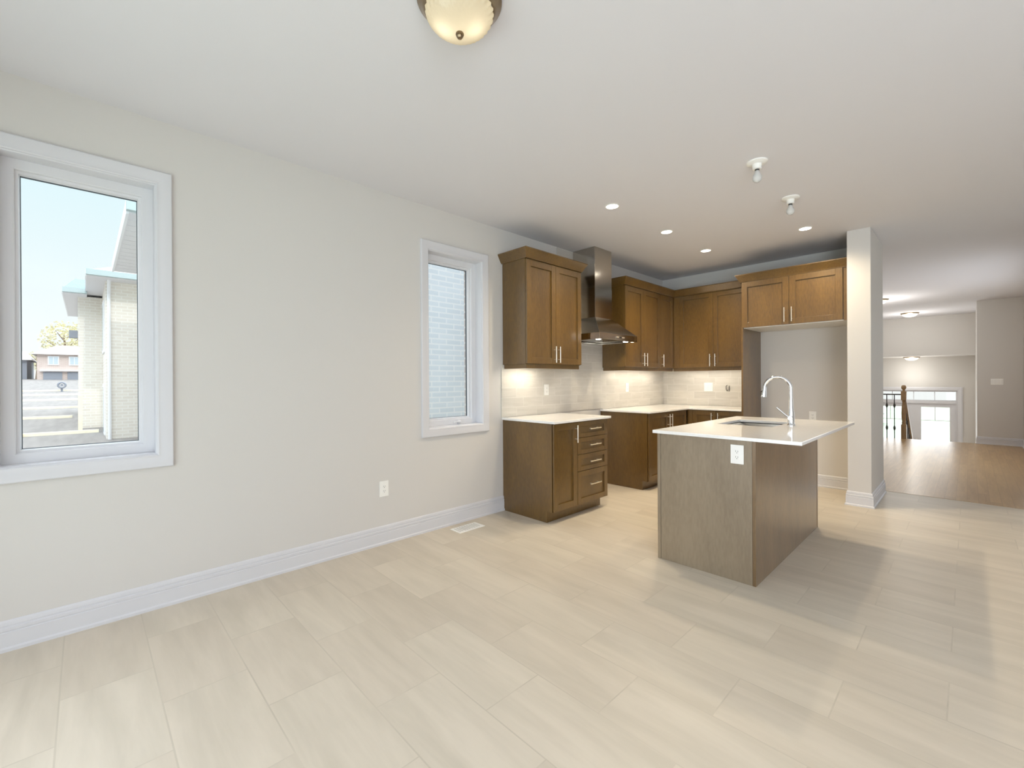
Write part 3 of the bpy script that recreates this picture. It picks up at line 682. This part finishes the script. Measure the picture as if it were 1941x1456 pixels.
# ------------------------------------------------------------------ under-cabinet light bars
for nm, x0, x1, y0, y1, lab, e_ in (('a', -3.08, -3.04, 3.02, 3.42, 'slim lit light bar under the wall cabinet nearest the small window', 1.7),
                            ('b', -3.08, -3.04, 4.76, 5.9, 'slim lit light bar under the wall cabinets beyond the range hood', 2.7),
                            ('c', -2.80, -1.95, 6.10, 6.14, 'slim lit light bar under the wall cabinet on the back wall', 1.5)):
    lb = thing('light_bar', ((x0+x1)/2, (y0+y1)/2, URB+.02), lab, 'light')
    MB().box(x0, x1, y0, y1, URB+.022, UZ0-.0005).build('housing', 'plate', lb)
    MB().box(x0+.005, x1-.005, y0+.005, y1-.005, URB+.020, URB+.022).build('lens', 'lamp_on_warm', lb)
    lamp('light_bar_lamp', 'AREA', ((x0+x1)/2, (y0+y1)/2, URB+.016), e_, (1, .90, .74), (0, 0, 0), x1-x0, y1-y0)

# ------------------------------------------------------------------ outlets and switches
def outlet(face, plane, u, z, label, w=.072, h=.118, kind='duplex', cat='outlet', name='wall_outlet', gangs=1):
    mp = pmap(face, plane); t_ = thing(name, mp(u, 0, z), label, cat)
    b = MB(); pbox(b, mp, u-w/2, u+w/2, 0, .006, z-h/2, z+h/2); b.build('cover_plate', 'plate', t_, bevel=.002)
    for g in range(gangs):
        uc = u+(g-(gangs-1)/2)*.046
        b = MB(); pbox(b, mp, uc-.0165, uc+.0165, .005, .0085, z-.0335, z+.0335); b.build('receptacle' if kind == 'duplex' else 'rocker', 'plate', t_, bevel=.001)
        if kind == 'duplex':
            for zz in (z-.018, z+.018):
                b = MB(); pbox(b, mp, uc-.0075, uc-.0055, .0084, .009, zz-.002, zz+.007); pbox(b, mp, uc+.0055, uc+.0075, .0084, .009, zz-.002, zz+.006)
                b.lathe(mp(uc, .0087, zz-.008), [(.0025, -.0003), (.0025, .0003)], 8, 'x' if face == '+x' else 'y'); b.build('slots', 'slot', t_)
        else:
            b = MB(); pbox(b, mp, uc-.017, uc-.0165, .006, .0065, z-.034, z+.034); pbox(b, mp, uc+.0165, uc+.017, .006, .0065, z-.034, z+.034); b.build('gap', 'ivory', t_)
    return t_
outlet('+x', LW, 1.692, .434, 'white duplex outlet low on the long bare wall between the two windows', .076, .122)
outlet('+x', LW+.008, 3.617, 1.178, 'white outlet on the backsplash tile under the wall cabinet nearest the window')
outlet('+x', LW+.008, 5.252, 1.178, 'white outlet on the backsplash tile beyond the range hood')
outlet('-y', BW-.008, -2.535, 1.175, 'white two-gang switch plate on the back wall tile', .120, .120, 'rocker', 'switch', 'switch_plate', 2)
outlet('-y', BW, -1.307, .829, 'white outlet on the wall inside the refrigerator alcove')
outlet('-y', IY0, -1.020, .806, 'white duplex outlet on the painted-glare end panel of the island', .078, .120)
outlet('-y', 12.47, .367, 1.205, 'wide white three-gang switch plate on the wall at the end of the hall', .165, .118, 'rocker', 'switch', 'switch_plate', 3)
# open wiring hole with two wire ends
wh = thing('wire_ends', (-2.270, BW-.008, 1.15), 'bare dark wire ends poking out of the backsplash near the tall end panel', 'wiring')
b = MB().tube([(-2.285, BW-.01, 1.20), (-2.292, BW-.03, 1.185), (-2.288, BW-.035, 1.14), (-2.276, BW-.03, 1.12), (-2.272, BW-.02, 1.14)], .004, 8); b.build('wire', 'black', wh, smooth=True)
b = MB().tube([(-2.256, BW-.01, 1.19), (-2.250, BW-.03, 1.18), (-2.250, BW-.035, 1.14), (-2.254, BW-.03, 1.115)], .004, 8); b.build('wire', 'black', wh, smooth=True)
MB().lathe((-2.268, BW-.008, 1.155), [(.028, 0), (.028, -.002)], 16, 'y').build('hole_rim', 'ivory', wh)

# floor register
vt = thing('floor_register', (-3.04, 2.392, 0), 'white metal floor vent lying by the baseboard under the small window', 'vent')
b = MB(); b.sweep([(-3.112, 2.255), (-2.970, 2.255), (-2.970, 2.530), (-3.112, 2.530)], [(0, .0), (0, .003), (.018, .006), (.02, .006), (.02, 0)], fl_, True); b.build('frame', 'plate', vt)
MB().box(-3.092, -2.99, 2.275, 2.51, .0005, .0015).build('opening', 'ivory', vt)
b = MB()
for i in range(9):
    y = 2.285+i*.026; b.box(-3.092, -2.99, y, y+.017, .003, .0055)
b.build('louvres', 'plate', vt)

# ------------------------------------------------------------------ ceiling lights
for k, (x, y, lab) in enumerate(((-2.132, 3.272, 'nearest of the three round recessed ceiling lights in line with the range'),
                   (-2.124, 4.241, 'middle one of the three round recessed ceiling lights in line with the range'),
                   (-2.120, 5.190, 'farthest of the three round recessed ceiling lights, near the back wall cabinets'),
                   (-1.130, 5.160, 'round recessed ceiling light in front of the refrigerator cabinet'))):
    dl = thing('recessed_light', (x, y, CZ), lab, 'ceiling light', 'recessed lights in the kitchen ceiling')
    MB().lathe((x, y, CZ), [(.062, 0), (.062, -.003), (.052, -.005), (.050, -.002), (.050, 0)], 28, cap=False).build('trim_ring', 'plate', dl, smooth=True)
    MB().lathe((x, y, CZ-.0022), [(.0505, 0), (.0505, -.0005)], 28).build('lens', 'lamp_on', dl)
    lamp('recessed_lamp', 'SPOT', (x, y, CZ-.012), 72, WARM, None, spot=2.6, blend=.8, radius=.045)
def holder(x, y, label):
    t_ = thing('bare_bulb_holder', (x, y, CZ), label, 'ceiling light', 'bare bulbs in lampholders over the island')
    MB().lathe((x, y, CZ), [(.066, 0), (.066, -.008), (.052, -.014), (.030, -.018), (.027, -.050), (.022, -.052)], 24).build('lampholder', 'plate', t_, smooth=True)
    MB().lathe((x, y, CZ), [(.0145, -.045), (.0145, -.062)], 14).build('bulb_cap', 'slot', t_, smooth=True)
    MB().lathe((x, y, CZ-.062), [(.0135, 0), (.016, -.012), (.026, -.030), (.030, -.048), (.027, -.064), (.016, -.076), (.0, -.080)], 20, cap=False).build('bulb', 'bulb', t_, smooth=True)
    MB().tube([(x-.006, y, CZ-.062), (x-.008, y, CZ-.10), (x+.008, y, CZ-.10), (x+.006, y, CZ-.062)], .0012, 6).build('filament', 'ivory', t_)
holder(-1.012, 3.338, 'clear unlit bulb in a white ceiling lampholder, the one nearer the dome light')
holder(-1.023, 4.198, 'clear unlit bulb in a white ceiling lampholder, the one nearer the wall column')

# dome light above the dining area
DX, DY = -1.388, 1.067
dm = thing('dome_ceiling_light', (DX, DY, CZ), 'bronze flush ceiling light with a ribbed alabaster glass bowl and finial', 'ceiling light')
MB().lathe((DX, DY, CZ), [(.164, 0), (.166, -.006), (.166, -.010), (.160, -.016), (.146, -.034), (.139, -.046), (.134, -.050), (.130, -.046)], 48, cap=False).build('pan', 'bronze', dm, smooth=True)
gb = MB(); n = 180; prof = []
for i in range(15):
    a = i/14*PI/2; prof.append((.131*math.cos(a)**1.12, -.048-.084*math.sin(a)))
k0 = len(gb.v)
for j, (r, h) in enumerate(prof):
    for i in range(n):
        a = 2*PI*i/n; sw = a+1.3*(1-r/.133); rib = 1+.030*math.sin(30*sw)*min(1, r/.05)
        gb.v.append(Vector((DX+r*rib*math.cos(a), DY+r*rib*math.sin(a), CZ+h)))
for j in range(len(prof)-1):
    for i in range(n): gb.f.append((j*n+i, j*n+(i+1) % n, (j+1)*n+(i+1) % n, (j+1)*n+i))
gl = gb.build('glass_bowl', 'bowl', dm, smooth=True)
MB().lathe((DX, DY, CZ), [(.0, -.152), (.009, -.150), (.013, -.144), (.011, -.139), (.0165, -.136), (.0155, -.131), (.0, -.130)], 18).build('finial', 'bronze', dm, smooth=True)
for q in (-1, 1): lamp('dome_lamp', 'POINT', (DX+R.x*.048*q, DY+R.y*.048*q, CZ-.080), .15, (1, .92, .78), radius=.018)

def hall_dome(x, y, z, label, e_=4):
    t_ = thing('dome_ceiling_light', (x, y, z), label, 'ceiling light')
    MB().lathe((x, y, z), [(.165, 0), (.165, -.010), (.15, -.024), (.14, -.026)], 28).build('pan', 'bronze', t_, smooth=True)
    MB().lathe((x, y, z-.024), [(.14, 0), (.125, -.03), (.09, -.055), (.04, -.068), (0, -.07)], 28).build('glass_bowl', 'bowl_far', t_, smooth=True)
    lamp('hall_lamp', 'POINT', (x, y, z-.45), e_, (1, .97, .9), radius=.12)
hall_dome(-.945, 13.62, CZ, 'lit white glass dome light on the high ceiling in front of the header wall', 12)
hall_dome(-1.02, 15.15, 1.825, 'lit white glass dome light low under the foyer ceiling above the front door', 9)
hall_dome(-1.205, 10.87, CZ, 'small lit dome light just peeking out behind the wall column', 20)

# ------------------------------------------------------------------ outside
gr = MB(); NXg, NYg = 40, 12
def gz(x): 
    d = -x
    return -.9 if d < 4 else (-.9+.045*(d-4) if d < 62 else 1.71)
xsg = [-3.6-3.0*i for i in range(NXg)]; ysg = [-30+6*j for j in range(NYg)]
for x in xsg:
    for y in ysg: gr.v.append(Vector((x, y, gz(x))))
for i in range(NXg-1):
    for j in range(NYg-1): gr.f.append((i*NYg+j, (i+1)*NYg+j, (i+1)*NYg+j+1, i*NYg+j+1))
struct(gr.build('ground_side_yard', 'ground'))
struct(MB().box(-14, -3.5, -6, 12, -1.1, -.86).build('ground_bounce_slab', 'kerb'))  # unseen pale slab added to bounce light onto the close brick wall
struct(MB().box(-14, 14, 16, 60, -1.7, -1.5).build('ground_front_lawn', 'lawn'))
struct(MB().box(-8, 12, -30, YR-.3, -1.2, -1.0).build('ground_rear_lawn', 'lawn'))
for i, d in enumerate((18.7, 23.6, 27.9, 32.8, 36.9, 41.2)):
    labs = ['nearest', 'second nearest', 'third nearest', 'third farthest', 'second farthest', 'farthest']
    b = MB(); pts_ = 8; z = gz(-d)
    y0, y1 = -6.0, (.3 if d < 20 else -.35 if d < 27 else 2.5)
    for k in range(pts_):
        ya = y0+(y1-y0)*k/pts_; yb = y0+(y1-y0)*(k+1)/pts_; wv = .05*math.sin(k*1.7+i)
        b.box(-d+wv-.06, -d+wv+.06, ya, yb, z-.05, z+.09)
    tag(b.build('timber_edging', 'kerb', loc=(-d, 0, z)), 'pale timber edging strip across the gravel yard, %s to the house of the six' % labs[i], 'edging', 'edging strips in the side yard')
# coil standing on the gravel
rx, ry = -40.5, -1.07; rz = gz(rx)
cr_ = thing('cable_reel', (rx, ry, rz), 'small dark round reel standing on the gravel yard', 'reel')
for s_ in (-.2, .2):
    b = MB()
    b.tube([(rx+s_, ry+.17*math.cos(a*PI/10), rz+.42+.17*math.sin(a*PI/10)) for a in range(21)], .05, 8, cap=False); b.build('rim', 'garage', cr_, smooth=True)
MB().lathe((rx-.2, ry, rz+.42), [(.07, 0), (.07, .4)], 16, 'x').build('hub', 'garage', cr_, smooth=True)
MB().box(rx-.15, rx+.15, ry-.05, ry+.05, rz-.02, rz+.22).build('foot', 'garage', cr_)

# neighbour right across the small window: shaded pale brick
adj = thing('neighbour_house', (-7, 4, -.9), 'pale blue-grey brick house wall close outside the small window', 'house')
MB().box(-9.2, -5.2, 1.9, 9, -1.0, 5.4).build('wall', 'brick_grey', adj)
# neighbour seen through the big window
nh = thing('neighbour_house', (-19, 2, -.3), 'pale beige brick house with white eaves seen through the large window', 'house')
MB().box(-23, -17, .43, 6, -.6, 4.2).build('wall', 'brick_beige', nh)
MB().box(-26, -20, -.155, .429, -.8, 4.1).build('wing_wall', 'brick_beige', nh)
MB().box(-15.5, -10.4, 1.22, 6, -.6, 4.2).build('front_wall', 'brick_beige', nh)
def eave(x0, x1, y0, y1, z0, th, mf, mg, par, ridge, rmat):
    """soffit slab, fascia, gutter and a hipped slope above"""
    MB().box(x0, x1, y0, y1, z0, z0+th).build('soffit', mf, par)
    MB().box(x1, x1+.10, y0-.02, y1, z0+.02, z0+th+.05).build('gutter', mg, par)
    MB().box(x0, x1, y0-.03, y0, z0-.01, z0+th+.05).build('fascia', 'fascia', par)
    zt = z0+th+.03; dx = (x1-x0)
    MB().add([(x1, y0, zt), (x1, y1, zt), (x1-ridge[0], y1, zt+ridge[1]), (x1-ridge[0], y0+ridge[0], zt+ridge[1]), (x0, y0, zt), (x0, y1, zt)],
             [(0, 1, 2, 3), (0, 3, 4), (3, 2, 5, 4)]).build('roof', rmat, par)
eave(-22, -16.4, .05, 6, 4.17, .12, 'siding', 'gutter', nh, (2.2, 1.1), 'shingle')
eave(-26, -19.3, -.47, .06, 4.07, .12, 'siding', 'gutter', nh, (.26, .35), 'shingle_blue')
b = MB().box(-15.5, -10, .56, 6, 4.20, 4.30); 
for i in range(14): b.box(-15.4+i*.38, -15.37+i*.38, .58, 1.2, 4.193, 4.2)
b.build('porch_soffit', 'siding', nh)
MB().box(-15.5, -10, .52, .56, 4.18, 4.42).build('porch_fascia', 'fascia', nh)
MB().box(-10, -9.88, .52, 6, 4.22, 4.38).build('porch_gutter', 'gutter', nh)
MB().tube([(-16.75, .50, 4.2), (-16.9, .50, 3.9), (-16.95, .50, 3.8), (-16.95, .50, -.4)], .04, 8).build('downspout', 'fascia', nh)
for z0, z1 in ((-.3, 1.25), (2.2, 3.75)):
    w_ = MB().box(-19.3, -17.9, .40, .43, z0, z1).build('window', 'fascia', nh)
    MB().box(-19.2, -18.0, .395, .40, z0+.1, z1-.1).build('pane', 'house_glass', w_)
MB().box(-20.4, -19.99, -.36, -.16, 2.75, 2.98).build('wall_lantern', 'garage', nh)
tag(MB().box(-19.3, -19.2, -.16, -.06, gz(-19)-.1, .9).build('timber_post', 'kerb', loc=(-19.2, -.1, gz(-19))), 'short pale timber post at the foot of the beige brick house', 'post')
# far houses and tree
def far_house(x, y0, y1, zb, zt, roof_h, label, split=True, mat='brick_red', roofm='shingle'):
    h = thing('far_house', (x, (y0+y1)/2, zb), label, 'house'); dep = 8
    MB().box(x-dep, x, y0, y1, zb-.5, zt).build('wall', mat, h)
    e = .35
    MB().add([(x+e, y0-e, zt), (x+e, y1+e, zt), (x-dep, y1+e, zt), (x-dep, y0-e, zt), (x-dep/2, y0+1.2, zt+roof_h), (x-dep/2, y1-.3, zt+roof_h)], [(0, 1, 5, 4), (1, 2, 5), (2, 3, 4, 5), (3, 0, 4), (0, 3, 2, 1)]).build('roof', roofm, h)
    return h
fh = far_house(-60, -3.2, 1.5, 1.3, 4.0, 1.1, 'far brown-brick two-storey house with garage doors beyond the gravel yard')
for y0, y1, z0, z1 in ((-2.5, -1.75, 3.0, 3.85), (-1.1, -.35, 3.0, 3.85)):
    w_ = MB().box(-60, -59.93, y0, y1, z0, z1).build('window', 'fascia', fh)
    MB().box(-59.93, -59.9, y0+.08, (y0+y1)/2-.03, z0+.1, z1-.1).box(-59.93, -59.9, (y0+y1)/2+.03, y1-.08, z0+.1, z1-.1).build('pane', 'house_glass', w_)
for y0, y1 in ((-2.8, -1.55), (-1.2, .2)):
    w_ = MB().box(-60, -59.92, y0, y1, 1.3, 2.35).build('garage_door', 'garage', fh)
MB().box(-60, -59.7, -3.0, .2, 2.42, 2.55).build('canopy', 'fascia', fh)
fh2 = far_house(-62, -6.6, -3.95, 1.3, 3.5, 1.0, 'far grey house at the edge of the large window, behind the yard', mat='garage')
MB().box(-62, -61.93, -4.9, -4.4, 1.9, 2.9).build('window', 'fascia', fh2)
# tree behind the houses
def tree(x, y, zb, h, rad, label):
    t_ = thing('tree', (x, y, zb), label, 'tree')
    b = MB().tube([(x, y, zb), (x+.1, y+.05, zb+h*.35), (x, y-.1, zb+h*.8)], [.22, .16, .05], 8)
    for i in range(7):
        a = i*2.4; z = zb+h*(.35+.06*i); b.tube([(x, y, z), (x+rad*.7*math.cos(a), y+rad*.7*math.sin(a), z+h*.2)], [.07, .02], 5)
    b.build('trunk', 'bark', t_, smooth=True)
    b = MB(); rr_ = random.Random(int(abs(x*10)))
    for i in range(1000):
        while True:
            p = Vector((rr_.uniform(-1, 1), rr_.uniform(-1, 1), rr_.uniform(-1, 1)))
            if .25 < p.length < 1 and noise.noise(p*2.3+Vector((x, 0, 0))) > -.12: break
        c_ = Vector((x+p.x*rad, y+p.y*rad, zb+h*.66+p.z*h*.36)); s = rr_.uniform(.10, .2)*rad/2.4
        u_ = Vector((rr_.gauss(0, 1), rr_.gauss(0, 1), rr_.gauss(0, 1))).normalized(); v_ = u_.orthogonal().normalized()
        b.add([c_-u_*s, c_+v_*s*.6, c_+u_*s, c_-v_*s*.6], [(0, 1, 2, 3)])
    b.build('foliage', 'leaf', t_)
tree(-72, -1.6, 1.7, 6.6, 2.2, 'pale yellow-leaved tree rising behind the far brown-brick house')
tree(-78, -4.1, 1.7, 3.4, 1.2, 'low yellow-green tree between the two far houses')
